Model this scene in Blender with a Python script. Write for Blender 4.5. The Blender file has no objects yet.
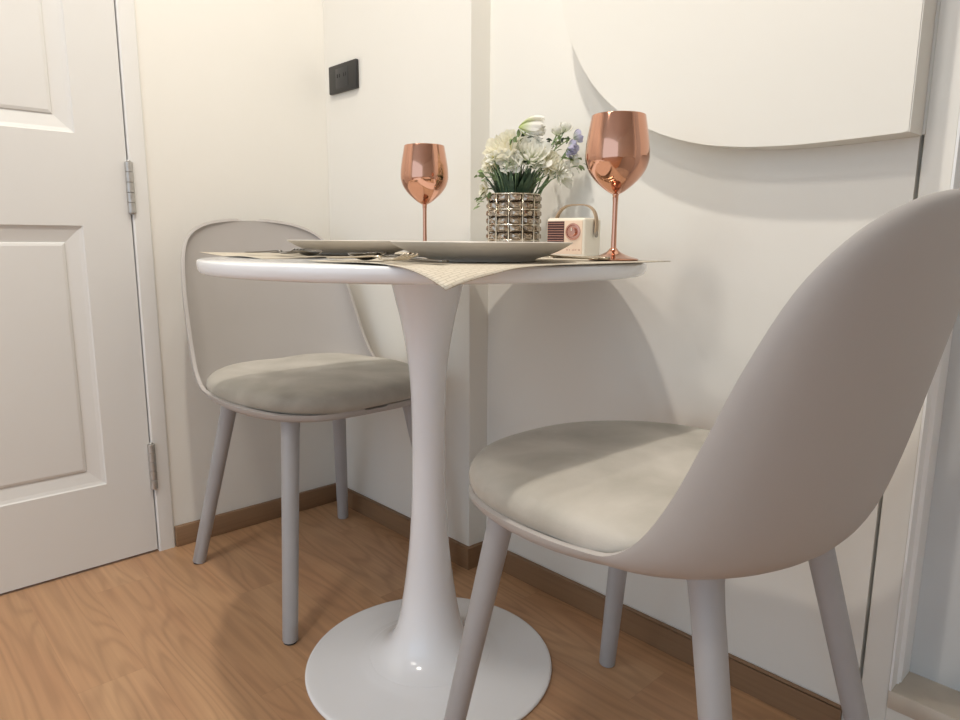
import bpy, bmesh, math, random
from mathutils import Vector, Matrix
random.seed(7)
PI = math.pi
scene = bpy.context.scene
col = scene.collection

# ------------------------------------------------------------------ materials
def new_mat(name):
    m = bpy.data.materials.new(name); m.use_nodes = True
    return m, m.node_tree, m.node_tree.nodes['Principled BSDF']

def mat(name, rgb, rough=.5, metal=0., var=.06, scale=12., bump=0., bscale=80., spec=.5, sheen=0., coat=0., trans=0., ior=1.45, sub=0.):
    m, nt, b = new_mat(name)
    tc = nt.nodes.new('ShaderNodeTexCoord')
    nz = nt.nodes.new('ShaderNodeTexNoise'); nz.inputs['Scale'].default_value = scale; nz.inputs['Detail'].default_value = 4
    nt.links.new(tc.outputs['Object'], nz.inputs['Vector'])
    rp = nt.nodes.new('ShaderNodeValToRGB')
    rp.color_ramp.elements[0].position = .3; rp.color_ramp.elements[1].position = .7
    rp.color_ramp.elements[0].color = (*[c * (1 - var) for c in rgb], 1)
    rp.color_ramp.elements[1].color = (*[min(1, c * (1 + var)) for c in rgb], 1)
    nt.links.new(nz.outputs['Fac'], rp.inputs['Fac']); nt.links.new(rp.outputs['Color'], b.inputs['Base Color'])
    b.inputs['Roughness'].default_value = rough; b.inputs['Metallic'].default_value = metal
    b.inputs['Specular IOR Level'].default_value = spec; b.inputs['IOR'].default_value = ior
    if sheen:
        b.inputs['Sheen Weight'].default_value = sheen; b.inputs['Sheen Roughness'].default_value = .4
    if coat: b.inputs['Coat Weight'].default_value = coat; b.inputs['Coat Roughness'].default_value = .08
    if trans: b.inputs['Transmission Weight'].default_value = trans
    if sub:
        b.inputs['Subsurface Weight'].default_value = sub; b.inputs['Subsurface Radius'].default_value = (.01, .01, .008)
    if bump:
        n2 = nt.nodes.new('ShaderNodeTexNoise'); n2.inputs['Scale'].default_value = bscale; n2.inputs['Detail'].default_value = 5
        nt.links.new(tc.outputs['Object'], n2.inputs['Vector'])
        bp = nt.nodes.new('ShaderNodeBump'); bp.inputs['Strength'].default_value = bump; bp.inputs['Distance'].default_value = .002
        nt.links.new(n2.outputs['Fac'], bp.inputs['Height']); nt.links.new(bp.outputs['Normal'], b.inputs['Normal'])
    return m

def floor_material():
    m, nt, b = new_mat('oak_laminate')
    N = nt.nodes.new; L = nt.links.new
    tc = N('ShaderNodeTexCoord'); sp = N('ShaderNodeSeparateXYZ'); L(tc.outputs['Object'], sp.inputs[0])
    def M(op, a, bb=None, c=None):
        n = N('ShaderNodeMath'); n.operation = op
        for i, v in enumerate((a, bb, c)):
            if v is None: continue
            if isinstance(v, (int, float)): n.inputs[i].default_value = v
            else: L(v, n.inputs[i])
        return n.outputs[0]
    W, LEN = .1165, .94
    ry = M('DIVIDE', M('ADD', sp.outputs['Y'], .475), W)
    row = M('FLOOR', ry); fy = M('FRACT', ry)
    # staggered end joints
    off = M('MULTIPLY', M('FRACT', M('MULTIPLY', M('ADD', row, 40.), .3819)), LEN)
    rx = M('DIVIDE', M('ADD', sp.outputs['X'], M('ADD', off, .33)), LEN)
    cl = M('FLOOR', rx); fx = M('FRACT', rx)
    cv = N('ShaderNodeCombineXYZ'); L(row, cv.inputs[0]); L(cl, cv.inputs[1])
    wn = N('ShaderNodeTexWhiteNoise'); wn.noise_dimensions = '3D'; L(cv.outputs[0], wn.inputs['Vector'])
    rnd = wn.outputs['Value']
    # long contour grain
    gv = N('ShaderNodeCombineXYZ'); L(M('MULTIPLY_ADD', rnd, 17., M('MULTIPLY', sp.outputs['X'], 1.3)), gv.inputs[0]); L(M('MULTIPLY', sp.outputs['Y'], 10.), gv.inputs[1]); L(M('MULTIPLY', rnd, 9.), gv.inputs[2])
    g1 = N('ShaderNodeTexNoise'); g1.inputs['Scale'].default_value = 1.; g1.inputs['Detail'].default_value = 1.5; g1.inputs['Roughness'].default_value = .4; L(gv.outputs[0], g1.inputs['Vector'])
    rings = M('MULTIPLY_ADD', M('SINE', M('MULTIPLY', g1.outputs['Fac'], 85.)), .5, .5)
    rings = M('POWER', rings, 3.)
    # fine fibre
    fv = N('ShaderNodeCombineXYZ'); L(M('MULTIPLY', sp.outputs['X'], 4.), fv.inputs[0]); L(M('MULTIPLY', sp.outputs['Y'], 120.), fv.inputs[1]); L(rnd, fv.inputs[2])
    g2 = N('ShaderNodeTexNoise'); g2.inputs['Scale'].default_value = 1.; g2.inputs['Detail'].default_value = 3; L(fv.outputs[0], g2.inputs['Vector'])
    # broad tone patches
    bv = N('ShaderNodeCombineXYZ'); L(M('MULTIPLY', sp.outputs['X'], 2.2), bv.inputs[0]); L(M('MULTIPLY', sp.outputs['Y'], 11.), bv.inputs[1]); L(M('MULTIPLY', rnd, 5.), bv.inputs[2])
    g3 = N('ShaderNodeTexNoise'); g3.inputs['Scale'].default_value = 1.; g3.inputs['Detail'].default_value = 2; L(bv.outputs[0], g3.inputs['Vector'])
    def mix(f, a, c):
        n = N('ShaderNodeMix'); n.data_type = 'RGBA'
        L(f, n.inputs['Factor'])
        for k, v in ((6, a), (7, c)):
            if isinstance(v, tuple): n.inputs[k].default_value = (*v, 1)
            else: L(v, n.inputs[k])
        return n.outputs[2]
    LIGHT, MID, RED, DARK = (.67, .44, .25), (.52, .315, .165), (.48, .245, .13), (.23, .125, .065)
    c = mix(rnd, LIGHT, MID)
    c = mix(M('MULTIPLY', M('SMOOTH_MIN', g3.outputs['Fac'], 1., .1), .9), c, RED)
    c = mix(M('MULTIPLY', rings, .27), c, DARK)
    c = mix(M('MULTIPLY', M('SUBTRACT', g2.outputs['Fac'], .25), .62), c, DARK)
    seam_y = M('LESS_THAN', M('MINIMUM', fy, M('SUBTRACT', 1., fy)), .006)
    seam_x = M('LESS_THAN', M('MINIMUM', fx, M('SUBTRACT', 1., fx)), .0009)
    c = mix(M('MULTIPLY', M('MAXIMUM', seam_x, seam_y), .16), c, (.2, .1, .05))
    L(c, b.inputs['Base Color'])
    b.inputs['Roughness'].default_value = .42
    bp = N('ShaderNodeBump'); bp.inputs['Strength'].default_value = .08; bp.inputs['Distance'].default_value = .001
    L(g2.outputs['Fac'], bp.inputs['Height']); L(bp.outputs['Normal'], b.inputs['Normal'])
    return m

def wood_strip_material():
    m, nt, b = new_mat('brown_skirting_wood')
    tc = nt.nodes.new('ShaderNodeTexCoord'); mp = nt.nodes.new('ShaderNodeMapping'); mp.inputs['Scale'].default_value = (3, 3, 90)
    nz = nt.nodes.new('ShaderNodeTexNoise'); nz.inputs['Scale'].default_value = 1.5; nz.inputs['Detail'].default_value = 4
    rp = nt.nodes.new('ShaderNodeValToRGB')
    rp.color_ramp.elements[0].color = (.205, .118, .062, 1); rp.color_ramp.elements[1].color = (.31, .185, .10, 1)
    nt.links.new(tc.outputs['Object'], mp.inputs[0]); nt.links.new(mp.outputs[0], nz.inputs['Vector'])
    nt.links.new(nz.outputs['Fac'], rp.inputs[0]); nt.links.new(rp.outputs[0], b.inputs['Base Color'])
    b.inputs['Roughness'].default_value = .5
    return m

def placemat_material():
    m, nt, b = new_mat('woven_beige_vinyl')
    tc = nt.nodes.new('ShaderNodeTexCoord')
    br = nt.nodes.new('ShaderNodeTexBrick'); br.inputs['Scale'].default_value = 1
    br.inputs['Color1'].default_value = (.60, .54, .44, 1); br.inputs['Color2'].default_value = (.57, .51, .41, 1); br.inputs['Mortar'].default_value = (.44, .38, .29, 1)
    br.inputs['Mortar Size'].default_value = .0006; br.inputs['Brick Width'].default_value = .016; br.inputs['Row Height'].default_value = .005
    nt.links.new(tc.outputs['Object'], br.inputs['Vector']); nt.links.new(br.outputs['Color'], b.inputs['Base Color'])
    bp = nt.nodes.new('ShaderNodeBump'); bp.inputs['Strength'].default_value = .35; bp.inputs['Distance'].default_value = .0006
    nt.links.new(br.outputs['Fac'], bp.inputs['Height']); nt.links.new(bp.outputs['Normal'], b.inputs['Normal'])
    b.inputs['Roughness'].default_value = .6
    return m

def velvet_material():
    m, nt, b = new_mat('grey_green_velvet')
    tc = nt.nodes.new('ShaderNodeTexCoord')
    nz = nt.nodes.new('ShaderNodeTexNoise'); nz.inputs['Scale'].default_value = 7; nz.inputs['Detail'].default_value = 5; nz.inputs['Distortion'].default_value = .35
    rp = nt.nodes.new('ShaderNodeValToRGB'); rp.color_ramp.elements[0].position = .36; rp.color_ramp.elements[1].position = .66
    rp.color_ramp.elements[0].color = (.335, .31, .262, 1); rp.color_ramp.elements[1].color = (.50, .465, .41, 1)
    nt.links.new(tc.outputs['Object'], nz.inputs['Vector']); nt.links.new(nz.outputs['Fac'], rp.inputs[0]); nt.links.new(rp.outputs[0], b.inputs['Base Color'])
    b.inputs['Roughness'].default_value = .85; b.inputs['Sheen Weight'].default_value = .25; b.inputs['Sheen Roughness'].default_value = .45
    b.inputs['Sheen Tint'].default_value = (.95, .93, .86, 1)
    n2 = nt.nodes.new('ShaderNodeTexNoise'); n2.inputs['Scale'].default_value = 350
    bp = nt.nodes.new('ShaderNodeBump'); bp.inputs['Strength'].default_value = .25; bp.inputs['Distance'].default_value = .001
    nt.links.new(tc.outputs['Object'], n2.inputs['Vector']); nt.links.new(n2.outputs['Fac'], bp.inputs['Height']); nt.links.new(bp.outputs['Normal'], b.inputs['Normal'])
    return m

def petal_material(name, tip, base):
    m, nt, b = new_mat(name)
    at = nt.nodes.new('ShaderNodeVertexColor'); at.layer_name = 'along'
    rp = nt.nodes.new('ShaderNodeValToRGB'); rp.color_ramp.elements[0].color = (*base, 1); rp.color_ramp.elements[1].color = (*tip, 1); rp.color_ramp.elements[1].position = .65
    nt.links.new(at.outputs['Color'], rp.inputs[0]); nt.links.new(rp.outputs[0], b.inputs['Base Color'])
    b.inputs['Roughness'].default_value = .65
    tl = nt.nodes.new('ShaderNodeBsdfTranslucent'); mx = nt.nodes.new('ShaderNodeMixShader'); mx.inputs[0].default_value = .32
    nt.links.new(rp.outputs[0], tl.inputs['Color']); nt.links.new(b.outputs[0], mx.inputs[1]); nt.links.new(tl.outputs[0], mx.inputs[2])
    nt.links.new(mx.outputs[0], nt.nodes['Material Output'].inputs['Surface'])
    return m

WALL = mat('painted_white_wall', (.80, .775, .715), .62, var=.012, scale=3, bump=.12, bscale=60)
CEIL = mat('ceiling_paint', (.82, .81, .78), .8, var=.01)
DOOR = mat('white_door_paint', (.72, .71, .685), .42, var=.012, scale=4, bump=.05, bscale=40)
PANEL = mat('cream_panel_paint', (.79, .765, .70), .55, var=.012, scale=3, bump=.06, bscale=50)
TRIM = mat('white_trim_paint', (.77, .76, .735), .35, var=.01)
SILL = mat('beige_sill_stone', (.62, .54, .44), .4, var=.10, scale=14)
FROST = mat('frosted_grey_pane', (.62, .63, .62), .35, var=.04, scale=5)
FLOOR = floor_material(); SKIRT = wood_strip_material()
SHELL = mat('grey_matt_plastic', (.435, .405, .382), .5, var=.015, scale=8, bump=.04, bscale=200)
LEGM = mat('grey_painted_leg', (.40, .395, .40), .4, var=.03, scale=14)
RUBBER = mat('dark_rubber', (.03, .03, .03), .7)
VELVET = velvet_material()
GLOSSW = mat('gloss_white_lacquer', (.87, .88, .90), .16, var=.005, coat=.5)
COPPER = mat('polished_copper', (.64, .345, .24), .08, metal=1, var=.02, scale=6)
PLATE = mat('taupe_stoneware', (.62, .575, .515), .40, var=.03, scale=30)
STEEL = mat('dark_steel', (.20, .185, .165), .2, metal=1, var=.05)
GOLDST = mat('pale_gold_steel', (.58, .50, .38), .22, metal=1, var=.05)
HINGE = mat('brushed_nickel', (.50, .485, .46), .45, metal=.8, var=.08, scale=60)
BLACKP = mat('black_plastic', (.022, .021, .02), .38, var=.1)
BLACKI = mat('charcoal_insert', (.030, .030, .031), .35, var=.1)
HOLE = mat('socket_hole', (.004, .004, .004), .8)
CHROME = mat('champagne_metal', (.72, .66, .55), .12, metal=1, var=.05)
CRYSTAL = mat('smoky_crystal', (.40, .335, .265), .05, metal=.9, var=.25, scale=90)
LINER = mat('brown_liner', (.10, .075, .05), .25, metal=.6, var=.3, scale=40)
CREAM = mat('cream_plastic', (.80, .74, .61), .35, var=.01)
PEACH = mat('peach_faceplate', (.78, .60, .45), .4, var=.02)
GRILLE = mat('maroon_grille', (.075, .028, .025), .5, var=.1)
ROSEG = mat('rose_gold', (.62, .33, .25), .2, metal=1, var=.05)
LEATHER = mat('tan_leather', (.40, .29, .19), .55, var=.08, scale=40, bump=.2, bscale=300)
TAUPEM = mat('taupe_leather_end', (.30, .26, .21), .55, var=.05)
MATW = placemat_material()
PET_W = petal_material('white_petals', (.88, .87, .80), (.72, .76, .52))
PET_C = petal_material('cream_petals', (.90, .87, .74), (.76, .72, .45))
PET_G = petal_material('white_green_petals', (.92, .90, .84), (.50, .62, .14))
PET_L = petal_material('lilac_petals', (.52, .50, .66), (.55, .60, .45))
LEAF = mat('dark_green_leaf', (.045, .085, .045), .5, var=.35, scale=60)
LEAF2 = mat('sage_green_leaf', (.20, .27, .12), .55, var=.3, scale=60)
STEM = mat('pale_green_stem', (.22, .31, .16), .5, var=.2, scale=60)
CENTRE = mat('yellow_olive_centre', (.36, .33, .10), .7, var=.3, scale=200)

# ------------------------------------------------------------------ helpers
def link(name, bm, material, parent=None, smooth=True, loc=None):
    me = bpy.data.meshes.new(name)
    bmesh.ops.recalc_face_normals(bm, faces=bm.faces[:])
    bm.to_mesh(me); bm.free()
    if smooth:
        for p in me.polygons: p.use_smooth = True
    me.materials.append(material)
    o = bpy.data.objects.new(name, me); col.objects.link(o)
    if parent: o.parent = parent
    if loc: o.location = loc
    return o

def sharp(o, angle=35):
    """smooth shading that keeps edges sharper than the angle"""
    bm = bmesh.new(); bm.from_mesh(o.data)
    for e in bm.edges:
        if len(e.link_faces) == 2 and e.calc_face_angle(0) > math.radians(angle): e.smooth = False
    bm.to_mesh(o.data); bm.free()
    return o

def thing(name, label, cat, loc=(0, 0, 0), rotz=0, group=None):
    o = bpy.data.objects.new(name, None); col.objects.link(o)
    o.empty_display_size = .05
    o.location = loc; o.rotation_euler = (0, 0, rotz)
    o['label'] = label; o['category'] = cat
    if group: o['group'] = group
    return o

def tag(o, label, cat, group=None):
    o['label'] = label; o['category'] = cat
    if group: o['group'] = group
    return o

def structure(o, label=None, cat=None):
    o['kind'] = 'structure'
    if label: o['label'] = label
    if cat: o['category'] = cat
    return o

def dup(root, loc, rotz, label):
    r = root.copy(); col.objects.link(r); r.location = loc; r.rotation_euler = (0, 0, rotz); r['label'] = label
    for ch in list(root.children):
        c = ch.copy(); col.objects.link(c); c.parent = r
        for g in list(ch.children):
            d = g.copy(); col.objects.link(d); d.parent = c
    return r

def add_box(bm, x0, x1, y0, y1, z0, z1, bev=0, seg=2, rot=None):
    t = bmesh.new()
    bmesh.ops.create_cube(t, size=1)
    for v in t.verts:
        v.co = Vector(((x0 + x1) / 2 + v.co.x * (x1 - x0), (y0 + y1) / 2 + v.co.y * (y1 - y0), (z0 + z1) / 2 + v.co.z * (z1 - z0)))
    if bev: bmesh.ops.bevel(t, geom=t.edges[:], offset=bev, segments=seg, affect='EDGES', profile=.5)
    if rot is not None: bmesh.ops.transform(t, matrix=rot, verts=t.verts)
    merge(bm, t)

def merge(bm, t):
    me = bpy.data.meshes.new('tmp'); t.to_mesh(me); t.free(); bm.from_mesh(me); bpy.data.meshes.remove(me)

def box(name, m, x0, x1, y0, y1, z0, z1, bev=0, parent=None, seg=2):
    bm = bmesh.new(); add_box(bm, x0, x1, y0, y1, z0, z1, bev, seg)
    o = link(name, bm, m, parent, smooth=False)
    if bev:
        for p in o.data.polygons: p.use_smooth = True
        sharp(o, 50)
    return o

def lathe(bm, prof, n=64, cx=0, cy=0, closed=False):
    """prof: list of (r, z); ends at r=0 are closed with a fan"""
    rings = []
    for r, z in prof:
        if r < 1e-6: rings.append([bm.verts.new((cx, cy, z))])
        else: rings.append([bm.verts.new((cx + r * math.cos(2 * PI * k / n), cy + r * math.sin(2 * PI * k / n), z)) for k in range(n)])
    pairs = list(zip(rings, rings[1:]))
    if closed: pairs.append((rings[-1], rings[0]))
    for a, b in pairs:
        for k in range(n):
            k2 = (k + 1) % n
            if len(a) == 1 and len(b) == 1: continue
            if len(a) == 1: bm.faces.new((a[0], b[k], b[k2]))
            elif len(b) == 1: bm.faces.new((a[k], a[k2], b[0]))
            else: bm.faces.new((a[k], a[k2], b[k2], b[k]))

def tube(bm, pts, radii, n=12, cap=True):
    pts = [Vector(p) for p in pts]
    if isinstance(radii, (int, float)): radii = [radii] * len(pts)
    rings = []
    up = None
    for i, p in enumerate(pts):
        d = (pts[min(i + 1, len(pts) - 1)] - pts[max(i - 1, 0)]).normalized()
        if up is None:
            up = Vector((0, 0, 1)) if abs(d.z) < .9 else Vector((1, 0, 0))
        a = (up - d * up.dot(d)).normalized(); b = d.cross(a); up = a
        rings.append([bm.verts.new(p + (a * math.cos(2 * PI * k / n) + b * math.sin(2 * PI * k / n)) * radii[i]) for k in range(n)])
    for r, s in zip(rings, rings[1:]):
        for k in range(n): bm.faces.new((r[k], r[(k + 1) % n], s[(k + 1) % n], s[k]))
    if cap: bm.faces.new(rings[0][::-1]); bm.faces.new(rings[-1])

def prism(bm, outline, lo, hi, axis='z'):
    """outline (a, b) extruded lo..hi along the axis"""
    def P(a, b, t): return {'z': (a, b, t), 'y': (a, t, b), 'x': (t, a, b)}[axis]
    A = [bm.verts.new(P(a, b, lo)) for a, b in outline]; B = [bm.verts.new(P(a, b, hi)) for a, b in outline]
    n = len(outline)
    for k in range(n): bm.faces.new((A[k], A[(k + 1) % n], B[(k + 1) % n], B[k]))
    bm.faces.new(A[::-1]); bm.faces.new(B)

def catmull(P, t):
    """P list of tuples, t in [0, len-1]"""
    n = len(P) - 1; i = min(int(t), n - 1); u = t - i
    p0, p1, p2, p3 = P[max(i - 1, 0)], P[i], P[i + 1], P[min(i + 2, n)]
    return tuple(.5 * ((2 * b) + (-a + c) * u + (2 * a - 5 * b + 4 * c - d) * u * u + (-a + 3 * b - 3 * c + d) * u ** 3) for a, b, c, d in zip(p0, p1, p2, p3))

# ------------------------------------------------------------------ room shell
RY = .058          # depth of the recessed wall behind the table
STEP = .600        # where the recess starts
H = 2.5
structure(box('floor', FLOOR, -.14, 4.2, -4.2, .5, -.06, 0))
structure(box('ceiling', CEIL, -.14, 4.2, -4.2, .5, H, H + .06))
DE, CE = -.5300, -.4870      # door edge, outer edge of the casing
bm = bmesh.new(); add_box(bm, -.14, 0, CE, .2, 0, H); add_box(bm, -.14, 0, -1.42, CE, 2.08, H); add_box(bm, -.14, 0, -4.2, -1.42, 0, H)
structure(link('wall_left', bm, WALL, smooth=False))
bm = bmesh.new()
GX = 1.456
add_box(bm, 0, STEP, 0, .2, 0, H, .0015, 1)
add_box(bm, STEP, GX - .0025, RY, .2, 0, H)
add_box(bm, GX - .0025, GX + .0025, RY + .02, .2, 0, H); add_box(bm, GX - .0018, GX + .0025, RY + .001, RY + .03, .936, H)
add_box(bm, GX + .0025, 1.497, RY, .2, 0, H, .0015, 1)
add_box(bm, 1.497, 2.45, RY, .24, 0, .085)
add_box(bm, 2.40, 4.2, RY, .2, 0, H); add_box(bm, 1.497, 2.40, RY, .2, 2.1, H)
structure(link('wall_right', bm, WALL, smooth=False))
structure(box('wall_light_block', WALL, 4.2, 4.3, -4.2, .2, 0, H))  # unseen wall, added to block sky light from this side

# door casing
bm = bmesh.new()
out = [(-.045, -.527), (-.045, CE), (.002, CE), (.0052, CE - .002), (.0065, CE - .006), (.0065, -.524), (.0045, -.527)]
prism(bm, out, 0, 2.08, 'z')
add_box(bm, -.045, .006, -1.42, -.527, 2.04, 2.08)
add_box(bm, -.045, .006, -1.42, -1.378, 0, 2.04)
sharp(structure(link('trim_1', bm, TRIM), 'narrow white casing around the panelled door', 'door casing'), 30)

# moulded six panel door: leaf front with sunk, bevelled and raised panels
def door_leaf():
    bm = bmesh.new()
    y0, y1 = -1.375, DE                      # left and right edges
    cols = [(-.885, -.632), (-1.273, -1.020)]
    rows = [(.205, .815), (1.015, 1.60), (1.70, 1.92)]
    ys = sorted({y0, y1, *[v for c in cols for v in c]}); zs = sorted({.006, 2.035, *[v for r in rows for v in r]})
    V = {}
    def vert(x, y, z):
        k = (round(x, 5), round(y, 5), round(z, 5))
        if k not in V: V[k] = bm.verts.new((x, y, z))
        return V[k]
    def quad(a, b, c, d): bm.faces.new([vert(*p) for p in (a, b, c, d)])
    for a, b in zip(ys, ys[1:]):
        for c, d in zip(zs, zs[1:]):
            inside = any(abs(p[0] - a) < 1e-6 for p in cols) and any(abs(r[0] - c) < 1e-6 for r in rows)
            if not inside:
                quad((.001, a, c), (.001, b, c), (.001, b, d), (.001, a, d)); continue
            prof = [(0, .001), (.003, -.002), (.010, -.005), (.032, -.0105), (.037, -.0115), (.039, -.0085), (.045, -.0065)]
            for (i0, x0), (i1, x1) in zip(prof, prof[1:]):
                A = [(x0, a + i0, c + i0), (x0, b - i0, c + i0), (x0, b - i0, d - i0), (x0, a + i0, d - i0)]
                B = [(x1, a + i1, c + i1), (x1, b - i1, c + i1), (x1, b - i1, d - i1), (x1, a + i1, d - i1)]
                for k in range(4): quad(A[k], A[(k + 1) % 4], B[(k + 1) % 4], B[k])
            i, x = prof[-1]
            quad((x, a + i, c + i), (x, b - i, c + i), (x, b - i, d - i), (x, a + i, d - i))
    for a, b in zip(ys, ys[1:]):
        quad((.001, a, .006), (.001, b, .006), (-.038, b, .006), (-.038, a, .006)); quad((.001, a, 2.035), (.001, b, 2.035), (-.038, b, 2.035), (-.038, a, 2.035))
        for c, d in zip(zs, zs[1:]): quad((-.038, a, c), (-.038, b, c), (-.038, b, d), (-.038, a, d))
    for c, d in zip(zs, zs[1:]):
        for y in (y0, y1): quad((.001, y, c), (.001, y, d), (-.038, y, d), (-.038, y, c))
    return bm
door = structure(link('door_1', door_leaf(), DOOR, smooth=False), 'white moulded panel door', 'door')
for z0, z1 in ((.170, .286), (.846, .962), (1.75, 1.866)):
    bm = bmesh.new(); n = 5; h = (z1 - z0) / n; yy = (DE - .527) / 2
    for k in range(n):
        lathe(bm, [(0, z0 + k * h), (.0078, z0 + k * h), (.0088, z0 + k * h + .0010), (.0088, z0 + (k + 1) * h - .0012), (.0078, z0 + (k + 1) * h - .0004), (0, z0 + (k + 1) * h - .0004)], 16, .0085, yy)
    hg = sharp(link('hinge', bm, HINGE, door), 40)
    bm = bmesh.new(); lathe(bm, [(0, z1 - .001), (.0045, z1 - .001), (.005, z1 + .002), (.003, z1 + .004), (0, z1 + .0045)], 14, .0085, yy); lathe(bm, [(0, z0 - .0035), (.003, z0 - .003), (.0048, z0 - .001), (.0045, z0 + .001), (0, z0 + .001)], 14, .0085, yy)
    link('hinge_pin', bm, HINGE, hg)

# skirting boards
bm = bmesh.new(); add_box(bm, .0003, .0125, CE + .001, -.0005, 0.0004, .055, .0022, 2)
sharp(structure(link('baseboard_left', bm, SKIRT)), 50)
bm = bmesh.new()
prism(bm, [(.0127, -.0004), (.0127, -.0125), (STEP + .0125, -.0125), (STEP + .0125, RY - .0125), (1.437, RY - .0125), (1.437, RY - .0003), (STEP + .0004, RY - .0003), (STEP + .0004, -.0004)], .0004, .054)
bmesh.ops.bevel(bm, geom=[e for e in bm.edges if all(v.co.z > .05 for v in e.verts)], offset=.002, segments=2, affect='EDGES')
sharp(structure(link('baseboard_right', bm, SKIRT)), 50)
structure(box('trim_3', TRIM, 1.4375, 1.4965, RY - .006, RY - .0004, .0004, .05, .001), 'short white plinth block at the end of the brown skirting', 'trim')

# window or balcony opening at the right: fluted jamb, sill and frosted pane
bm = bmesh.new()
prism(bm, [(1.4972, RY - .004), (1.5005, RY - .004), (1.5005, RY + .022), (1.5035, RY + .025), (1.5005, RY + .028), (1.5045, RY + .031), (1.5045, RY + .072), (1.4972, RY + .072)], .1155, 2.1, 'z')
structure(link('trim_2', bm, mat('window_lit_white_jamb', (.88, .88, .87), .3, var=.01), smooth=False), 'white fluted jamb beside the frosted pane at the right edge', 'window jamb')  # trim white made lighter, window light painted into the jamb colour
win = structure(box('window_1', TRIM, 2.33, 2.40, RY + .03, RY + .10, .12, 2.1), 'tall frosted pane at the right edge of the picture', 'window')
box('pane', FROST, 1.4975, 2.33, RY + .072, RY + .082, .116, 2.1, 0, win)
bm = bmesh.new()
prism(bm, [(RY - .003, .0862), (RY - .006, .092), (RY - .006, .110), (RY - .003, .1152), (RY + .073, .1155), (RY + .073, .0862)], 1.4978, 2.40, 'x')
sharp(link('sill', bm, SILL, win), 40)

# decorative white panel with one big rounded corner, mounted on the recessed wall
pts = [(.849, 1.235), (.860, 1.188), (.884, 1.138), (.914, 1.091), (.948, 1.052), (.989, 1.018), (1.036, .989), (1.090, .965), (1.150, .947), (1.196, .939), (1.240, .934), (1.299, .931), (1.342, .931), (1.395, .932), (GX - .0005, .934)]
cur = [catmull(pts, k * (len(pts) - 1) / 60) for k in range(61)]
left = [(.849 - .018 * math.sin(t * PI / 6) , 1.235 + .06 * t) for t in range(1, 7)]
top = [(1.149 - .30 * math.cos(t * PI / 16), 1.62 + .30 * math.sin(t * PI / 16)) for t in range(0, 9)]
outline = cur + [(GX - .0005, 1.92)] + top[::-1] + left[::-1][1:]
bm = bmesh.new(); prism(bm, outline, .004, RY - .0003, 'y')
bmesh.ops.bevel(bm, geom=[e for e in bm.edges if all(v.co.y < .01 for v in e.verts) and len(e.link_faces) == 2], offset=.0015, segments=2, affect='EDGES')
o = link('wall_panel', bm, PANEL); sharp(o, 30)
tag(o, 'large raised cream wall panel with a curved lower edge above the right chair', 'wall panel')

# black socket plate
sk = thing('wall_socket', 'small black electrical socket plate on the white wall by the corner', 'socket', (.103, 0, 1.2125))
o = box('faceplate', BLACKP, -.067, .067, -.0105, -.0003, -.036, .036, .0028, sk, 3)
box('socket_insert', BLACKI, -.030, .030, -.0115, -.0100, -.026, .024, .0005, sk)
for dx in (-.0155, .0155):
    for k in (-1, 1):
        box('socket_hole', HOLE, dx + k * .005 - .0016, dx + k * .005 + .0016, -.0119, -.0110, .001, .010, 0, sk)

# ------------------------------------------------------------------ chairs
EDGE = [(.251, 0, .451), (.248, .066, .451), (.236, .130, .452), (.192, .186, .454), (.118, .2180, .458), (.03, .2300, .461), (-.035, .2300, .465), (-.070, .2295, .473), (-.102, .2275, .500), (-.132, .223, .550), (-.159, .218, .613), (-.187, .211, .682), (-.219, .197, .750), (-.250, .171, .795), (-.274, .125, .821), (-.289, .062, .833), (-.297, 0, .836)]
CENT = [(.251, .451), (.248, .444), (.235, .437), (.185, .434), (.09, .432), (.01, .432), (-.07, .434), (-.150, .440), (-.200, .458), (-.224, .492), (-.243, .557), (-.260, .638), (-.277, .720), (-.288, .775), (-.2945, .810), (-.297, .829), (-.297, .836)]
def shell_mesh():
    bm = bmesh.new(); R, Cn = 72, 40; rows = []
    for i in range(R + 1):
        t = i / R * 16
        # denser at both ends where the outline turns quickly
        t = .5 + 14.95 / 16 * (16 * (.5 - .5 * math.cos(PI * i / R)) * .45 + t * .55)
        f, s, z = catmull(EDGE, t); fc, zc = catmull(CENT, t)
        s = max(s, 0); row = []
        n = 2.05 + 1.9 * min(1, max(0, (6.2 - t) / 2.6))
        for j in range(Cn + 1):
            v = -1 + 2 * j / Cn
            ph = v * PI / 2
            S = math.copysign(abs(math.sin(ph)) ** (2 / n), v); B = 1 - max(math.cos(ph), 0) ** (2 / n)
            row.append(bm.verts.new((S * s, fc + (f - fc) * B, zc + (z - zc) * B)))
        rows.append(row)
    for a, b in zip(rows, rows[1:]):
        for j in range(Cn): bm.faces.new((a[j], a[j + 1], b[j + 1], b[j]))
    bmesh.ops.remove_doubles(bm, verts=bm.verts[:], dist=.0008)
    return bm

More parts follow.
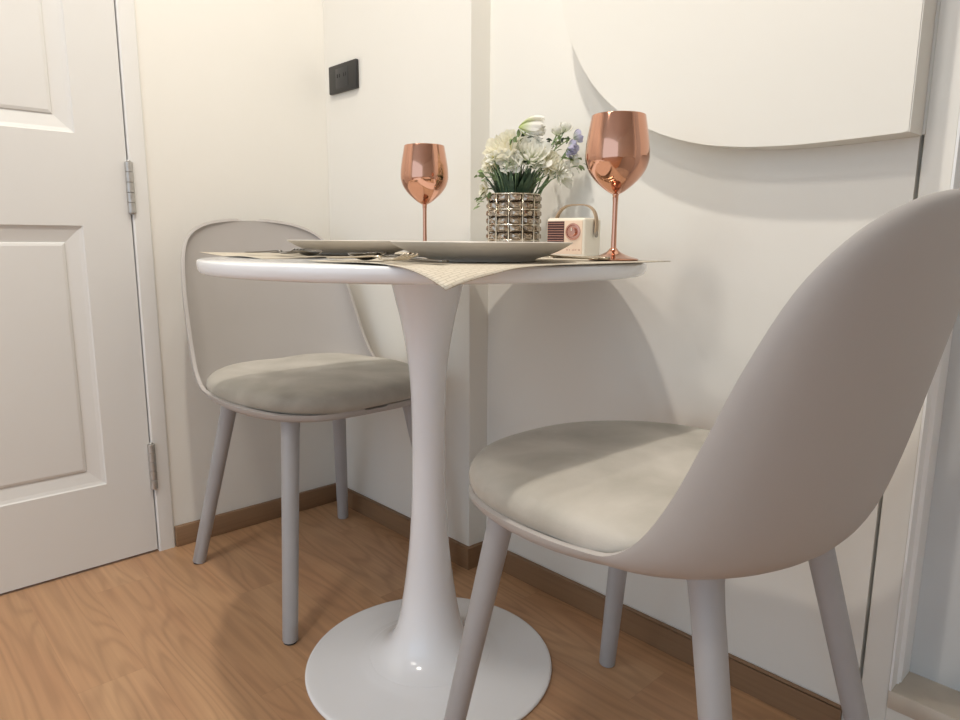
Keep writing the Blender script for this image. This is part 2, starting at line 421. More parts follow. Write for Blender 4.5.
def cushion_mesh():
    bm = bmesh.new(); n = 96
    def outline(a, k):
        c, s = math.cos(a), math.sin(a)          # c along the front direction
        fr, sd = (.274 if c > 0 else .178), .2280
        e = 2.6
        r = 1 / ((abs(c) / fr) ** e + (abs(s) / sd) ** e) ** (1 / e)
        return (s * r * k, c * r * k)
    prof = [(.90, .4490), (.955, .4530), (.988, .4590), (1.0, .4660), (1.000, .4730), (.990, .4810), (.968, .4875), (.925, .4925), (.85, .4955), (.70, .4977), (.50, .4990), (.28, .4997)]
    rings = []
    for ri, (k, z) in enumerate(prof):
        ring = []; hk = min(1, ri / 6)
        for q in range(n):
            a = 2 * PI * q / n; x, y = outline(a, k)
            w = .0016 * math.sin(5 * a + 9 * k) * (1 if .6 < k < .99 else .3)
            # the pad climbs a little at the back where the shell rises
            ring.append(bm.verts.new((x, y, z + w + max(0, -y - .06) * (.30 - .24 * hk))))
        rings.append(ring)
    for r, s in zip(rings, rings[1:]):
        for q in range(n): bm.faces.new((r[q], r[(q + 1) % n], s[(q + 1) % n], s[q]))
    c = bm.verts.new((0, 0, .4999))
    for q in range(n): bm.faces.new((rings[-1][q], rings[-1][(q + 1) % n], c))
    bm.faces.new(rings[0][::-1])
    return bm

def leg_mesh(top, foot):
    bm = bmesh.new(); t, f = Vector(top), Vector(foot)
    P = [f + (t - f) * u for u in (0, .01, .3, .6, .9, .965, 1.0)]
    tube(bm, P, [.0142, .0152, .0160, .0170, .0180, .0192, .0235], 28)
    # cut the foot level with the floor
    d = (t - f).normalized()
    for v in bm.verts:
        if (v.co - f).dot(d) < .012 * (t - f).length + .004:
            v.co -= d * ((v.co.z - .004) / d.z) if (v.co - f).dot(d) < .002 else Vector()
    return bm

def make_chair():
    t = thing('dining_chair', '', 'chair')
    sh = link('seat_shell', shell_mesh(), SHELL, t)
    so = sh.modifiers.new('thickness', 'SOLIDIFY'); so.thickness = .0075; so.offset = 0; so.use_even_offset = False
    bv = sh.modifiers.new('round', 'BEVEL'); bv.width = .003; bv.segments = 3; bv.limit_method = 'ANGLE'; bv.angle_limit = math.radians(60)
    link('seat_cushion', cushion_mesh(), VELVET, t)
    for sx in (-1, 1):
        for tp, ft in (((.1465, .165, .444), (.204, .236, 0)), ((.1385, -.124, .449), (.206, -.228, 0))):
            lg = link('leg', leg_mesh((sx * tp[0], tp[1], tp[2]), (sx * ft[0], ft[1], ft[2])), LEGM, t); sharp(lg, 40)
            d = (Vector(tp) - Vector(ft)).normalized()
            bm = bmesh.new(); lathe(bm, [(0, 0), (.0125, 0), (.0132, .001), (.0132, .0045), (0, .0045)], 20, sx * (ft[0] - .0003), ft[1])
            link('foot_pad', bm, RUBBER, lg)
    return t
chair = make_chair()
chair.location = (.36, -.27, 0); chair.rotation_euler = (0, 0, -PI / 2)
chair['label'] = 'grey shell dining chair in the corner beside the door, facing right, mostly behind the table'
chair['group'] = 'grey dining chairs at the round table'
dup(chair, (1.30, -.27, 0), PI / 2, 'grey shell dining chair in the right foreground seen from behind, under the curved wall panel')

# ------------------------------------------------------------------ pedestal table
TX, TY, TZ = .832, -.309, .758
tb = thing('pedestal_table', 'round gloss white pedestal table between the two grey chairs', 'table', (TX, TY, 0))
R0 = .3655
bm = bmesh.new()
lathe(bm, [(0, TZ - .022), (.30, TZ - .022), (.350, TZ - .022), (.3585, TZ - .021), (.3625, TZ - .0185), (.3645, TZ - .0145), (R0, TZ - .010), (R0, TZ - .0035), (R0 - .0008, TZ - .0013), (R0 - .003, TZ), (.30, TZ), (0, TZ)], 160)
sharp(link('tabletop', bm, GLOSSW, tb), 50)
bm = bmesh.new()
S = [(.0655, .736), (.0640, .725), (.0611, .713), (.0553, .687), (.0469, .652), (.0376, .599), (.0330, .555), (.0303, .510), (.0293, .440), (.0301, .361), (.0324, .304), (.0360, .245), (.0412, .196), (.0480, .146), (.0545, .106), (.0605, .081), (.0665, .064), (.075, .050), (.086, .0395), (.098, .0322), (.113, .0262)]
sm = [catmull(S, k * (len(S) - 1) / 70) for k in range(71)]
lathe(bm, [(0, .736)] + sm + [(.113, .0255), (0, .0255)], 72)
sharp(link('pedestal', bm, GLOSSW, tb), 60)
bm = bmesh.new()
Bp = [(.105, .0264), (.113, .0258), (.125, .0223), (.14, .0185), (.18, .0125), (.212, .0095), (.226, .008), (.2300, .0055), (.2300, .002), (.228, .0004)]
smb = [catmull(Bp, k * (len(Bp) - 1) / 40) for k in range(41)]
lathe(bm, [(0, .0264)] + smb + [(0, .0004)], 120)
sharp(link('base', bm, GLOSSW, tb), 60)

# ------------------------------------------------------------------ placemats
def placemat(corners, lift, drop, label, wav, seed):
    """corners in order near-left, near-right, far-right, far-left (world x, y)"""
    cx = sum(c[0] for c in corners) / 4; cy = sum(c[1] for c in corners) / 4
    ang = math.atan2(corners[3][1] - corners[0][1], corners[3][0] - corners[0][0])
    nx, ny = 34, 50; rnd = random.Random(seed); ph = rnd.uniform(0, 6)
    bm = bmesh.new(); G = []
    ca, sa = math.cos(-ang), math.sin(-ang)
    for j in range(ny + 1):
        v = j / ny; row = []
        for i in range(nx + 1):
            u = i / nx
            x = (1 - v) * ((1 - u) * corners[0][0] + u * corners[1][0]) + v * ((1 - u) * corners[3][0] + u * corners[2][0])
            y = (1 - v) * ((1 - u) * corners[0][1] + u * corners[1][1]) + v * ((1 - u) * corners[3][1] + u * corners[2][1])
            r = math.hypot(x - TX, y - TY)
            z = TZ + .0012
            e = max(0, min(u, 1 - u, v, 1 - v))
            if r < R0: z += wav * max(0, 1 - e / .10) * (.5 + .5 * math.sin(ph + 13 * v + 9 * u))
            over = max(0, r - (R0 - .006))
            k = drop(u, v)
            if k > 0 and over > 0:                      # bends over the rim
                th = min(over * k * 7, .62); rad = 1 / (7 * k)
                if th < .62: hor, ver = rad * math.sin(th), rad * (1 - math.cos(th))
                else:
                    L = over - .62 * rad; hor, ver = rad * math.sin(.62) + L * math.cos(.62), rad * (1 - math.cos(.62)) + L * math.sin(.62)
                q = (R0 - .006 + hor) / r; x, y = TX + (x - TX) * q, TY + (y - TY) * q; z -= ver
            else: z += lift * over
            row.append(bm.verts.new(((x - cx) * ca - (y - cy) * sa, (x - cx) * sa + (y - cy) * ca, z - TZ)))
        G.append(row)
    for a, b in zip(G, G[1:]):
        for i in range(nx): bm.faces.new((a[i], a[i + 1], b[i + 1], b[i]))
    o = link('placemat', bm, MATW, loc=(cx, cy, TZ)); o.rotation_euler = (0, 0, ang)
    so = o.modifiers.new('thickness', 'SOLIDIFY'); so.thickness = .0011; so.offset = 1
    tag(o, label, 'placemat', 'woven beige placemats on the round table')
    return o
placemat([(.445, -.545), (.745, -.565), (.765, -.115), (.465, -.095)], .05, lambda u, v: 0, 'woven beige placemat under the rear left plate, one tip past the rim', .0022, 3)
placemat([(.900, -.572), (1.190, -.570), (1.205, -.150), (.905, -.130)], .02, lambda u, v: max(0, min(1, (.42 - v) * 4)) * max(0, min(1, (u - .35) * 4)), 'woven beige placemat under the nearest plate, one corner drooping over the rim', .0016, 5)
MZ = TZ + .0026      # top of a placemat

# ------------------------------------------------------------------ plates
def make_plate():
    bm = bmesh.new()
    P = [(0, .0030), (.070, .0030), (.072, .0004), (.0745, .0002), (.0765, .0030), (.092, .0075), (.108, .0140), (.120, .0205), (.1265, .0245), (.1275, .0256), (.1268, .0264), (.124, .0255), (.114, .0205), (.100, .0145), (.086, .0100), (.074, .0080), (0, .0075)]
    lathe(bm, P, 112)
    return sharp(link('dinner_plate', bm, PLATE), 50)
pl = make_plate(); pl.location = (1.045, -.382, MZ + .0004)
tag(pl, 'taupe stoneware plate nearest the camera, on the placemat with the drooping corner', 'plate', 'taupe plates on the table')
p2 = pl.copy(); col.objects.link(p2); p2.location = (.610, -.309, MZ + .0004)
p2['label'] = 'taupe stoneware plate at the rear left, partly hidden behind the nearer plate'

# ------------------------------------------------------------------ copper wine glasses
def make_glass():
    t = thing('wine_glass', '', 'wine glass', group='copper wine glasses')
    bm = bmesh.new()
    B = [(.0045, .0975), (.010, .1000), (.020, .107), (.032, .118), (.0415, .131), (.0462, .144), (.0470, .154), (.0458, .171), (.0428, .190), (.0398, .2070), (.0392, .2095)]
    o_ = [catmull(B, k * (len(B) - 1) / 50) for k in range(51)]
    inn = [(max(r - .0011, 0.0005), z + (.0012 if k > 10 else 0)) for k, (r, z) in enumerate(o_)]
    inn = [(r, z) for r, z in inn if z > .1025 and z < .2094]
    lathe(bm, [(0, .0975)] + o_ + [(.0386, .2098)] + inn[::-1] + [(0, .1030)], 72)
    link('bowl', bm, COPPER, t)
    bm = bmesh.new()
    lathe(bm, [(0, .004), (.0062, .006), (.0048, .012), (.0040, .022), (.0037, .05), (.0038, .085), (.0044, .096), (.0055, .0995), (0, .1005)], 32)
    link('stem', bm, COPPER, t)
    bm = bmesh.new()
    F = [(.0365, .0004), (.0375, .0012), (.0372, .0024), (.033, .0040), (.024, .0066), (.015, .0100), (.0085, .0140), (.0050, .0185)]
    lathe(bm, [(0, .0004)] + [catmull(F, k * 7 / 28) for k in range(29)] + [(0, .0185)], 64)
    link('foot', bm, COPPER, t)
    return t
g1 = make_glass(); g1.location = (.664, -.180, MZ)
g1['label'] = 'copper wine glass standing behind the plates, in front of the plain wall'
dup(g1, (1.128, -.186, MZ), .4, 'copper wine glass near the right rim of the table beside the small radio')

# ------------------------------------------------------------------ cutlery
def flat_strip(bm, st, zf, th):
    """stations (x, half width, z): a rounded strip of metal along x"""
    rows = []
    for x, w, z in st:
        rows.append([bm.verts.new((x, -w, z)), bm.verts.new((x, -w * .6, z + th)), bm.verts.new((x, w * .6, z + th)), bm.verts.new((x, w, z)), bm.verts.new((x, w * .6, z - th * .6)), bm.verts.new((x, -w * .6, z - th * .6))])
    for a, b in zip(rows, rows[1:]):
        for k in range(6): bm.faces.new((a[k], a[(k + 1) % 6], b[(k + 1) % 6], b[k]))
    bm.faces.new(rows[0][::-1]); bm.faces.new(rows[-1])
HAND = [(0, .006, .0030), (.004, .0085, .0030), (.03, .0078, .0034), (.07, .0050, .0050), (.11, .0032, .0072)]
def make_fork(m1, label, name='fork'):
    t = thing(name, label, 'cutlery')
    bm = bmesh.new(); flat_strip(bm, HAND + [(.128, .0036, .0068)], 0, .0015); link('handle', bm, m1, t)
    bm = bmesh.new(); flat_strip(bm, [(.127, .0036, .0068), (.136, .0088, .0045), (.144, .0112, .0035), (.152, .0115, .0034)], 0, .0011)
    for k in range(4):
        y = -.0095 + k * .00633
        t2 = bmesh.new(); flat_strip(t2, [(.150, .0020, .0034), (.168, .0017, .0045), (.184, .0014, .0085), (.193, .0008, .0118)], 0, .0010)
        bmesh.ops.translate(t2, vec=(0, y, 0), verts=t2.verts); merge(bm, t2)
    link('tines', bm, m1, t)
    return t
def make_spoon(m1, label):
    t = thing('spoon', label, 'cutlery')
    bm = bmesh.new(); flat_strip(bm, HAND + [(.134, .0040, .0062)], 0, .0015); link('handle', bm, m1, t)
    bm = bmesh.new(); nr, na = 9, 36; rings = []
    for r in range(1, nr + 1):
        q = r / nr; ring = []
        for a in range(na):
            an = 2 * PI * a / na
            ex = math.cos(an); w = .0205 * (1 - .12 * ex)
            ring.append(bm.verts.new((.163 + .033 * q * ex, w * q * math.sin(an), .0014 + .0085 * q ** 2.2 + .002 * max(0, -ex) * q)))
        rings.append(ring)
    c = bm.verts.new((.163, 0, .0014))
    for a in range(na): bm.faces.new((c, rings[0][a], rings[0][(a + 1) % na]))
    for r, s in zip(rings, rings[1:]):
        for a in range(na): bm.faces.new((r[a], r[(a + 1) % na], s[(a + 1) % na], s[a]))
    o = link('spoon_bowl', bm, m1, t)
    so = o.modifiers.new('thickness', 'SOLIDIFY'); so.thickness = .0012; so.offset = 1
    return t
def make_knife(m1, label):
    t = thing('table_knife', label, 'cutlery')
    bm = bmesh.new(); flat_strip(bm, [(0, .006, .003), (.004, .0082, .003), (.05, .0072, .003), (.100, .0058, .003)], 0, .0026); link('handle', bm, m1, t)
    bm = bmesh.new(); flat_strip(bm, [(.099, .0055, .003), (.110, .0068, .003), (.15, .0088, .003), (.19, .0085, .003), (.205, .0055, .003), (.211, .0015, .003)], 0, .0009); link('blade', bm, m1, t)
    return t
def put(o, x, y, ang, dz=0, grp='cutlery laid on the placemats'):
    o.location = (x, y, MZ + .0006 + dz); o.rotation_euler = (0, 0, ang); o['group'] = grp
put(make_fork(STEEL, 'dark steel fork with upturned tines at the left edge of the table'), .520, -.487, .02)
put(make_spoon(STEEL, 'dark steel spoon beside the fork at the left edge, bowl near the rear plate'), .565, -.458, -.10)
put(make_spoon(STEEL, 'dark spoon at the front rim of the table, left of the nearest plate'), 1.130, -.520, PI + .02)
put(make_fork(GOLDST, 'pale gold fork at the front rim, tines towards the drooping placemat corner'), .915, -.548, -.03)
put(make_knife(GOLDST, 'pale gold table knife between the nearest plate and the radio'), 1.150, -.228, PI + .03)
put(make_fork(GOLDST, 'pale gold fork half under the far rim of the nearest plate'), 1.148, -.250, PI + .03)


# ------------------------------------------------------------------ crystal vase
VX, VY = .806, -.072
vs = thing('crystal_vase', 'short cylindrical vase of smoky square crystals in a champagne wire frame', 'vase', (VX, VY, TZ))
VR, VH, NC, NR = .0470, .121, 12, 4
bm = bmesh.new()
lathe(bm, [(0, .0005), (VR - .006, .0005), (VR - .006, VH - .004), (VR - .0075, VH - .004), (VR - .0075, .004), (0, .004)], 48)
sharp(link('liner', bm, LINER, vs), 40)
bm = bmesh.new()
cell = (VH - .006) / NR
for r in range(NR + 1):
    z = .003 + r * cell
    lathe(bm, [(VR + .0034 + .0015 * math.cos(a * PI / 3), z + .0015 * math.sin(a * PI / 3)) for a in range(6)], 72, closed=True)
for c in range(NC):
    a = 2 * PI * c / NC + .06
    p = Vector((math.cos(a) * (VR + .0036), math.sin(a) * (VR + .0036), 0))
    tube(bm, [p + Vector((0, 0, .002)), p + Vector((0, 0, VH - .002))], .0014, 8)
link('wire_frame', bm, CHROME, vs)
def crystal(hw, hh):
    bm = bmesh.new()          # square brilliant: girdle, crown facets, small table, cross ridge
    L = [(1.0, 0, 0), (.95, .0015, 0), (.50, .0062, .0), (.34, .0068, 0)]
    rows = []
    for k, d, _ in L:
        ring = []
        for (sx, sz) in ((-1, -1), (0, -1), (1, -1), (1, 0), (1, 1), (0, 1), (-1, 1), (-1, 0)):
            kk = k * (.92 if 0 in (sx, sz) and k < .9 else 1)
            ring.append(bm.verts.new((sx * hw * kk, -d - (.0012 if 0 in (sx, sz) and 0 < d < .005 else 0), sz * hh * kk)))
        rows.append(ring)
    for r, s in zip(rows, rows[1:]):
        for q in range(8):
            bm.faces.new((r[q], r[(q + 1) % 8], s[(q + 1) % 8])); bm.faces.new((r[q], s[(q + 1) % 8], s[q]))
    c = bm.verts.new((0, -.0072, 0))
    for q in range(8): bm.faces.new((rows[-1][q], rows[-1][(q + 1) % 8], c))
    b0 = bm.verts.new((0, .004, 0))
    for q in range(8): bm.faces.new((rows[0][(q + 1) % 8], rows[0][q], b0))
    return bm
hw = VR * math.tan(PI / NC) - .0012
cr0 = None
for r in range(NR):
    for c in range(NC):
        for half in (0, 1):
            if cr0 is None:
                cr0 = link('crystal', crystal(hw, cell / 4 - .0005), CRYSTAL, vs, smooth=False); o = cr0
            else:
                o = cr0.copy(); col.objects.link(o); o.parent = vs
            a = 2 * PI * (c + .5) / NC + .06
            o.location = (math.cos(a) * VR, math.sin(a) * VR, .003 + (r + .25 + .5 * half) * cell)
            o.rotation_euler = (random.uniform(-.16, .16), 0, a + PI / 2 + random.uniform(-.12, .12))

# ------------------------------------------------------------------ bouquet
bq = thing('flower_bouquet', 'bunch of white and cream flowers with green stems and lilac buds in the crystal vase', 'flowers', (VX, VY, TZ + .012))
RT = Vector((.683, .731, 0)); TOW = Vector((.735, -.678, 0)); UP = Vector((0, 0, 1))   # across, towards the room, up
def flower(name, pos, axis, rad, m, layers, parent, closed=.5, seed=0, label=None, stretch=1.):
    """cupped overlapping petals in rings; closed 1 = bud, 0 = wide open"""
    rr = random.Random(seed); bm = bmesh.new(); lay = bm.verts.layers.float_color.new('along')
    Q = Vector(axis).normalized().to_track_quat('Z', 'Y').to_matrix().to_4x4()
    nt, nf = 7, 8
    for l in range(layers):
        q = (l + .6) / (layers - .4); n = 3 + min(l, 3)
        for k in range(n):
            a0 = 2 * PI * (k + .5 * (l % 2)) / n + rr.uniform(-.2, .2); sc = rr.uniform(.92, 1.08)
            W = 4.4 / n * rr.uniform(.9, 1.1); p1, p2 = rr.uniform(0, 6), rr.uniform(0, 6)
            G = []
            for i in range(nt + 1):
                t = i / nt; row = []
                for j in range(nf + 1):
                    f = -1 + 2 * j / nf
                    tt = t * (1 - .20 * f * f * t)
                    r = rad * sc * q * (math.sin(tt * PI * (.5 + .26 * closed)) ** .75) + rad * .42 * q * (1 - closed) * tt ** 3
                    z = rad * (-.62 + tt * (1.20 + .5 * closed - .78 * q * (1 - closed)))
                    z += rad * .035 * tt * tt * math.sin(3.2 * f + p1) * (1 + (1 - closed)); r *= 1 + .05 * tt * math.sin(4 * f + p2)
                    ph = a0 + f * W * .5 * (.45 + .55 * math.sin(PI * (.12 + .62 * tt)))
                    vt = bm.verts.new(Matrix.Translation(pos) @ Q @ Vector((r * math.cos(ph), r * math.sin(ph), z * stretch)))
                    vt[lay] = (tt, tt, tt, 1); row.append(vt)
                G.append(row)
            for a, b in zip(G, G[1:]):
                for j in range(nf): bm.faces.new((a[j], a[j + 1], b[j + 1], b[j]))
    o = link(name, bm, m, parent)
    if label: o['label'] = label
    return o
def at(dx, dz, dd=0): return RT * dx + UP * dz + TOW * dd
PX = .00196
def fp(px, py, dd=0): return at((px - 515.0) * PX, (239.0 - py) * PX + .018, dd)     # offsets measured across the bunch
core = at(0, .09, .0)
stem_pts = []
def bloom(name, px, py, dd, rad, m, layers, ax, closed, seed, label=None, centre=False, stretch=1.):
    p = fp(px, py, dd)
    o = flower(name, p, ax, rad, m, layers, bq, closed, seed, label, stretch)
    if centre:
        bm = bmesh.new(); bmesh.ops.create_icosphere(bm, subdivisions=2, radius=rad * .22)
        for v in bm.verts: v.co += p - Vector(ax).normalized() * rad * .02
        link('flower_centre', bm, CENTRE, o)
    stem_pts.append((p - Vector(ax).normalized() * rad * .35, rad))
bloom('rose', 529, 131, .004, .0215, PET_G, 5, RT * .96 + UP * -.10 + TOW * .22, .72, 1, 'white rose bud with a lime green base at the top', False, 1.65)
bloom('rose', 503, 150, .016, .033, PET_C, 6, -RT * .45 + UP * .65 + TOW * .6, .35, 2)
bloom('rose', 530, 157, .036, .033, PET_W, 6, RT * .10 + UP * .55 + TOW * .85, .30, 3)
bloom('ranunculus', 551, 163, .020, .0235, PET_C, 5, RT * .6 + UP * .5 + TOW * .6, .35, 4)
bloom('ranunculus', 563, 175, .022, .0225, PET_W, 5, RT * .75 + UP * .1 + TOW * .65, .20, 5)
bloom('ranunculus', 509, 164, .042, .019, PET_W, 5, -RT * .2 + UP * .2 + TOW * .95, .15, 6)
bloom('daisy', 488, 165, .018, .017, PET_C, 4, -RT * .8 + UP * .3 + TOW * .5, .10, 7, None, True)
bloom('daisy', 484, 189, .014, .0145, PET_C, 4, -RT * .9 + UP * .1 + TOW * .45, .10, 8, None, True)
bloom('daisy', 549, 171, .036, .014, PET_C, 4, RT * .4 + UP * .2 + TOW * .8, .10, 9, None, True)
bloom('daisy', 493, 160, .034, .012, PET_W, 4, -RT * .4 + UP * .5 + TOW * .8, .10, 10, None, True)
bloom('rose', 522, 150, -.035, .029, PET_W, 6, UP * .7 - TOW * .7, .35, 11)
bloom('rose', 498, 160, -.036, .026, PET_C, 5, -RT * .5 + UP * .45 - TOW * .7, .35, 12)
bloom('ranunculus', 546, 160, -.034, .022, PET_W, 5, RT * .5 + UP * .45 - TOW * .7, .35, 13)
for i, (px, py, dd, ax) in enumerate([(575, 139, .006, RT * .9 + UP * .35), (568, 152, .016, RT * .5 - UP * .3 + TOW * .4), (571, 148, .004, RT * .8 + UP * .5), (564, 131, .0, RT * .3 + UP * .9), (557, 134, -.004, -RT * .2 + UP), (573, 160, -.002, RT + UP * .1)]):
    p = fp(px, py, dd)
    flower('lilac_bud', p, ax, .0125, PET_L if i in (0, 1, 2) else PET_W, 3, bq, .75, 30 + i, 'pale lilac bud' if i in (0, 1, 2) else None)
    stem_pts.append((p, .01))
# leafy sprigs
def leaf(bm, p, d, n, L, W):
    d = d.normalized(); s = d.cross(n).normalized(); n = s.cross(d)
    rows = []
    for i in range(6):
        u = i / 5; w = W * math.sin(PI * min(1, u * .93 + .05)) ** .8
        c = p + d * L * u + n * (-.25 * L * u * u)
        rows.append([bm.verts.new(c - s * w + n * w * .25), bm.verts.new(c), bm.verts.new(c + s * w + n * w * .25)])
    for a, b in zip(rows, rows[1:]):
        for k in range(2): bm.faces.new((a[k], a[k + 1], b[k + 1], b[k]))
def sprig(px, py, dd, ax, seed, m, n=12, L=.012, spread=.03):
    rr = random.Random(seed); bm = bmesh.new(); p = fp(px, py, dd); ax = Vector(ax).normalized()
    root = at(0, .10, dd * .3)
    pts = [root.lerp(p, k / 6) + UP * .012 * math.sin(PI * k / 6) for k in range(7)]
    tube(bm, pts, [.0011] * 7, 5)
    for k in range(n):
        q = p + ax * rr.uniform(-spread, spread * .4) + Vector((rr.gauss(0, .006), rr.gauss(0, .006), rr.gauss(0, .006)))
        d = ax + Vector((rr.uniform(-1, 1), rr.uniform(-1, 1), rr.uniform(-.6, 1))) * .9
        leaf(bm, q, d, Vector((rr.uniform(-1, 1), rr.uniform(-1, 1), 1)), L * rr.uniform(.7, 1.3), L * .33)
    link('leaf_sprig', bm, m, bq)
sprig(566, 142, .006, RT * .8 + UP * .3, 1, LEAF2, 14); sprig(577, 166, .002, RT + UP * -.6, 2, LEAF2, 12); sprig(556, 141, -.004, RT * .4 + UP * .5, 3, LEAF, 10)
sprig(497, 168, .026, -RT * .5 + UP * .2, 4, LEAF2, 14); sprig(487, 178, .022, -RT * .9, 5, LEAF2, 12); sprig(515, 148, .026, UP, 6, LEAF2, 12)
sprig(541, 172, .034, RT * .3 - UP * .2, 7, LEAF2, 10); sprig(482, 200, .018, -RT * .8 - UP * .6, 8, LEAF2, 9); sprig(520, 164, .034, UP * .4 + TOW, 9, LEAF, 10)
sprig(535, 143, .018, RT, 10, LEAF, 10); sprig(505, 155, -.04, -TOW + UP * .5, 11, LEAF, 12); sprig(550, 150, -.04, RT - TOW, 12, LEAF2, 12)
# dark grassy foliage fanning out of the vase
bm = bmesh.new(); rr = random.Random(5)
for k in range(150):
    a = rr.uniform(0, 2 * PI); r = .036 * math.sqrt(rr.random())
    p0 = Vector((math.cos(a) * r * .8, math.sin(a) * r * .8, .03)); p1 = Vector((math.cos(a) * r, math.sin(a) * r, .108))
    e = Vector((math.cos(a), math.sin(a), 0)) * rr.uniform(.012, .030) * (r / .03)
    p2 = p1 + e + UP * rr.uniform(.022, .055)
    d = (p2 - p1).normalized(); s = d.cross(Vector((math.cos(a), math.sin(a), .2))).normalized() * rr.uniform(.003, .0055)
    pr = None
    for c, w in ((p0, .6), (p1, 1.), (p1.lerp(p2, .5) + e * -.1, 1.), (p2, .15)):
        cu = (bm.verts.new(c - s * w), bm.verts.new(c + s * w))
        if pr: bm.faces.new((pr[0], pr[1], cu[1], cu[0]))
        pr = cu
link('grass_foliage', bm, LEAF, bq)
for i, (p, rad) in enumerate(stem_pts):
    bm = bmesh.new(); b = Vector((p.x * .30, p.y * .30, .012)); mid = Vector((p.x * .42, p.y * .42, .105))
    pts = [b, b.lerp(mid, .5), mid, mid.lerp(p, .5) + UP * .006, p]
    sm = [catmull([tuple(q) for q in pts], k * 4 / 12) for k in range(13)]
    tube(bm, sm, .0013, 6); link('stem', bm, STEM, bq)
bm = bmesh.new()
for k in range(26):
    a = -.74 + rr.uniform(-1.5, 1.5); r0, r1 = rr.uniform(.030, .036), rr.uniform(.040, .066)
    p0 = Vector((math.cos(a) * r0 * .9, math.sin(a) * r0 * .9, .10)); p2 = Vector((math.cos(a) * r1, math.sin(a) * r1, .115 + rr.uniform(.02, .05)))
    tube(bm, [p0, p0.lerp(p2, .5) + UP * .006, p2], .0007, 5)
o = link('fine_stems', bm, STEM, bq); o['kind'] = 'stuff'

# ------------------------------------------------------------------ retro radio
rd = thing('retro_radio', 'small cream retro radio with a brown leather carry strap, behind the nearest plate', 'radio', (.944, -.056, TZ), .19)
hw_, dp, hh = .039, .032, .0715
bm = bmesh.new(); add_box(bm, -hw_, hw_, -dp, dp, .0025, hh, .005, 4); o = link('body', bm, CREAM, rd); sharp(o, 60)
bm = bmesh.new()
for sx in (-1, 1):
    for sy in (-1, 1): lathe(bm, [(0, .0002), (.005, .0002), (.005, .0035), (0, .0035)], 14, sx * .030, sy * .023)
link('rubber_feet', bm, RUBBER, rd)
yf = -dp
bm = bmesh.new(); add_box(bm, -.0365, .0345, yf - .0012, yf + .001, .0075, .0665, .0006, 2); sharp(link('faceplate', bm, PEACH, rd), 40)
gr = box('speaker_grille', GRILLE, -.0355, -.0015, yf - .0016, yf - .0008, .024, .0655, 0, rd)
bm = bmesh.new()
for k in range(9): add_box(bm, -.035, -.002, yf - .0027, yf - .0014, .0262 + k * .00440, .0274 + k * .00440)
link('slats', bm, ROSEG, gr, smooth=False)
def disc(name, x, z, prof, m, parent):
    t = bmesh.new(); lathe(t, prof, 40)
    bmesh.ops.rotate(t, matrix=Matrix.Rotation(PI / 2, 3, 'X'), verts=t.verts); bmesh.ops.translate(t, vec=(x, yf - .001, z), verts=t.verts)
    return sharp(link(name, t, m, parent), 35)
dial = disc('dial_ring', .0165, .0470, [(0, 0), (.0145, 0), (.0150, .0012), (.0145, .0024), (.0118, .0026), (.0112, .0012), (0, .0012)], ROSEG, rd)
kn = disc('tuning_knob', .0165, .0470, [(0, .001), (.0075, .001), (.0074, .0058), (.0066, .0068), (0, .0070)], ROSEG, rd)
bm = bmesh.new(); add_box(bm, .0158, .0172, yf - .0084, yf - .0078, .0485, .0540); link('pointer', bm, CREAM, kn, smooth=False)
bm = bmesh.new()
for k, w in enumerate((.004, .0022, .0052, .003, .0044)): add_box(bm, .0035 + k * .0060, .0035 + k * .0060 + w * .85, yf - .0016, yf - .0010, .0145, .0158)
link('dial_markings', bm, ROSEG, rd, smooth=False)
# leather strap: pivots on both ends of the body and arches over the top
bm = bmesh.new(); pts = []
for k in range(41):
    t = k / 40; a = PI * t
    x = -math.cos(a); zz = math.sin(a)
    X = math.copysign(abs(x) ** .62, x) * (hw_ + .0042); Z = .044 + .052 * zz ** .72
    pts.append((X, Z))
rows = []
for k, (X, Z) in enumerate(pts):
    a = pts[max(k - 1, 0)]; b = pts[min(k + 1, 40)]
    d = Vector((b[0] - a[0], 0, b[1] - a[1])).normalized(); n = Vector((-d.z, 0, d.x))
    w = .0052; y0 = .004 + (Z - .044) * .12; c = Vector((X, y0, Z))
    rows.append([bm.verts.new(c + n * th + Vector((0, s * w, 0))) for th, s in ((-.0012, -1), (.0012, -1), (.0012, 1), (-.0012, 1))])
for a, b in zip(rows, rows[1:]):
    for k in range(4): bm.faces.new((a[k], a[(k + 1) % 4], b[(k + 1) % 4], b[k]))
bm.faces.new(rows[0][::-1]); bm.faces.new(rows[-1])
stp = sharp(link('carry_strap', bm, LEATHER, rd), 40)
for sx in (-1, 1):
    t = bmesh.new(); lathe(t, [(0, 0), (.0058, 0), (.0058, .0018), (.0045, .0026), (0, .0028)], 24)
    bmesh.ops.rotate(t, matrix=Matrix.Rotation(sx * PI / 2, 3, 'Y'), verts=t.verts); bmesh.ops.translate(t, vec=(sx * (hw_ + .0036), .004, .043), verts=t.verts)
    link('strap_rivet', t, TAUPEM, stp)

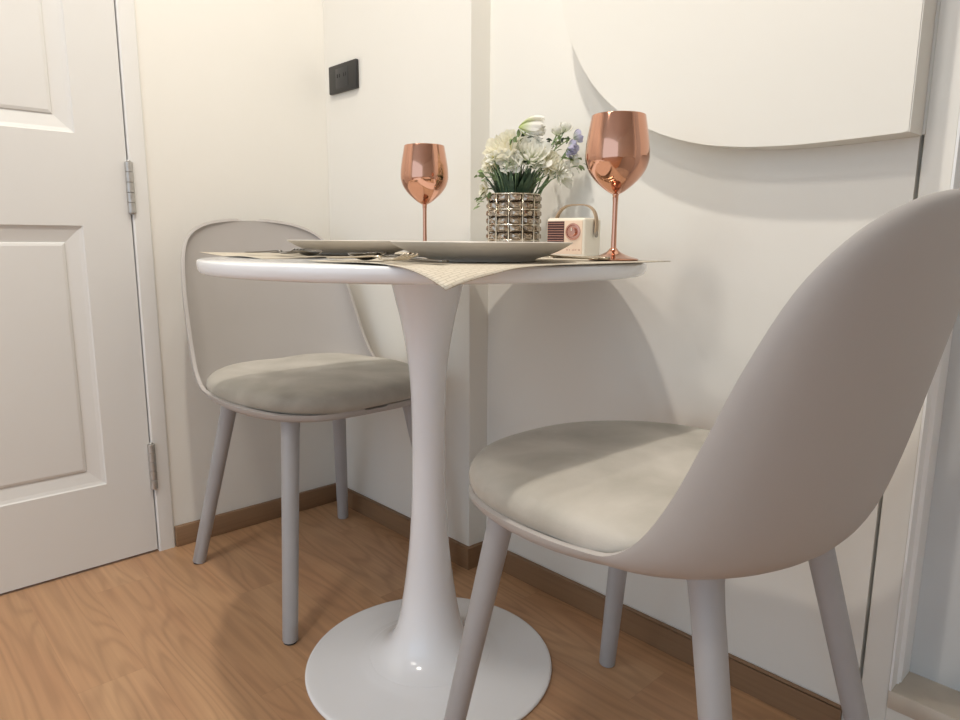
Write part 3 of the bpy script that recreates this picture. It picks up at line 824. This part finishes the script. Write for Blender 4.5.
# ------------------------------------------------------------------ light
def spot(name, loc, power, rgb, size, target=None, cone=150):
    d = bpy.data.lights.new(name, 'SPOT'); d.energy = power; d.color = rgb; d.shadow_soft_size = size
    d.spot_size = math.radians(cone); d.spot_blend = .6
    o = bpy.data.objects.new(name, d); col.objects.link(o); o.location = loc
    if target is not None: o.rotation_euler = (Vector(target) - Vector(loc)).to_track_quat('-Z', 'Y').to_euler()
    return o
WARM = (1.0, .94, .85)
spot('downlight_table', (1.05, -.75, 2.46), 66, WARM, .035)
spot('downlight_corner', (.74, -.29, 2.46), 17, WARM, .035)
spot('downlight_room', (1.10, -1.55, 2.46), 42, WARM, .11)
spot('fill_entrance', (.85, -2.3, 2.46), 36, (1, .95, .88), .3)  # added fill lamp, brightens the door and the floor at the left

w = bpy.data.worlds.new('daylit_room'); scene.world = w; w.use_nodes = True
bg = w.node_tree.nodes['Background']; bg.inputs['Color'].default_value = (.71, .84, 1.0, 1); bg.inputs['Strength'].default_value = 1.55

# ------------------------------------------------------------------ camera
cam = bpy.data.cameras.new('camera'); co = bpy.data.objects.new('camera', cam); col.objects.link(co)
cam.sensor_width = 36; cam.lens = 682.55 / 960 * 36; cam.clip_start = .02
def cam_rows(pitch, roll, yaw):
    cp, sp_ = math.cos(pitch), math.sin(pitch)
    fw = Vector((-math.sin(yaw) * cp, math.cos(yaw) * cp, -sp_)); r0 = Vector((math.cos(yaw), math.sin(yaw), 0)); u0 = r0.cross(fw)
    return math.cos(roll) * r0 + math.sin(roll) * u0, -math.sin(roll) * r0 + math.cos(roll) * u0, fw
r_, u_, f_ = cam_rows(.174434, .0068725, .817933)
co.matrix_world = Matrix(((r_.x, u_.x, -f_.x, 1.7545), (r_.y, u_.y, -f_.y, -1.0482), (r_.z, u_.z, -f_.z, .79), (0, 0, 0, 1)))
scene.camera = co
vs_ = scene.view_settings
vs_.view_transform = 'Standard'; vs_.look = 'None'; vs_.gamma = 1; vs_.exposure = -.04; vs_.use_curve_mapping = False
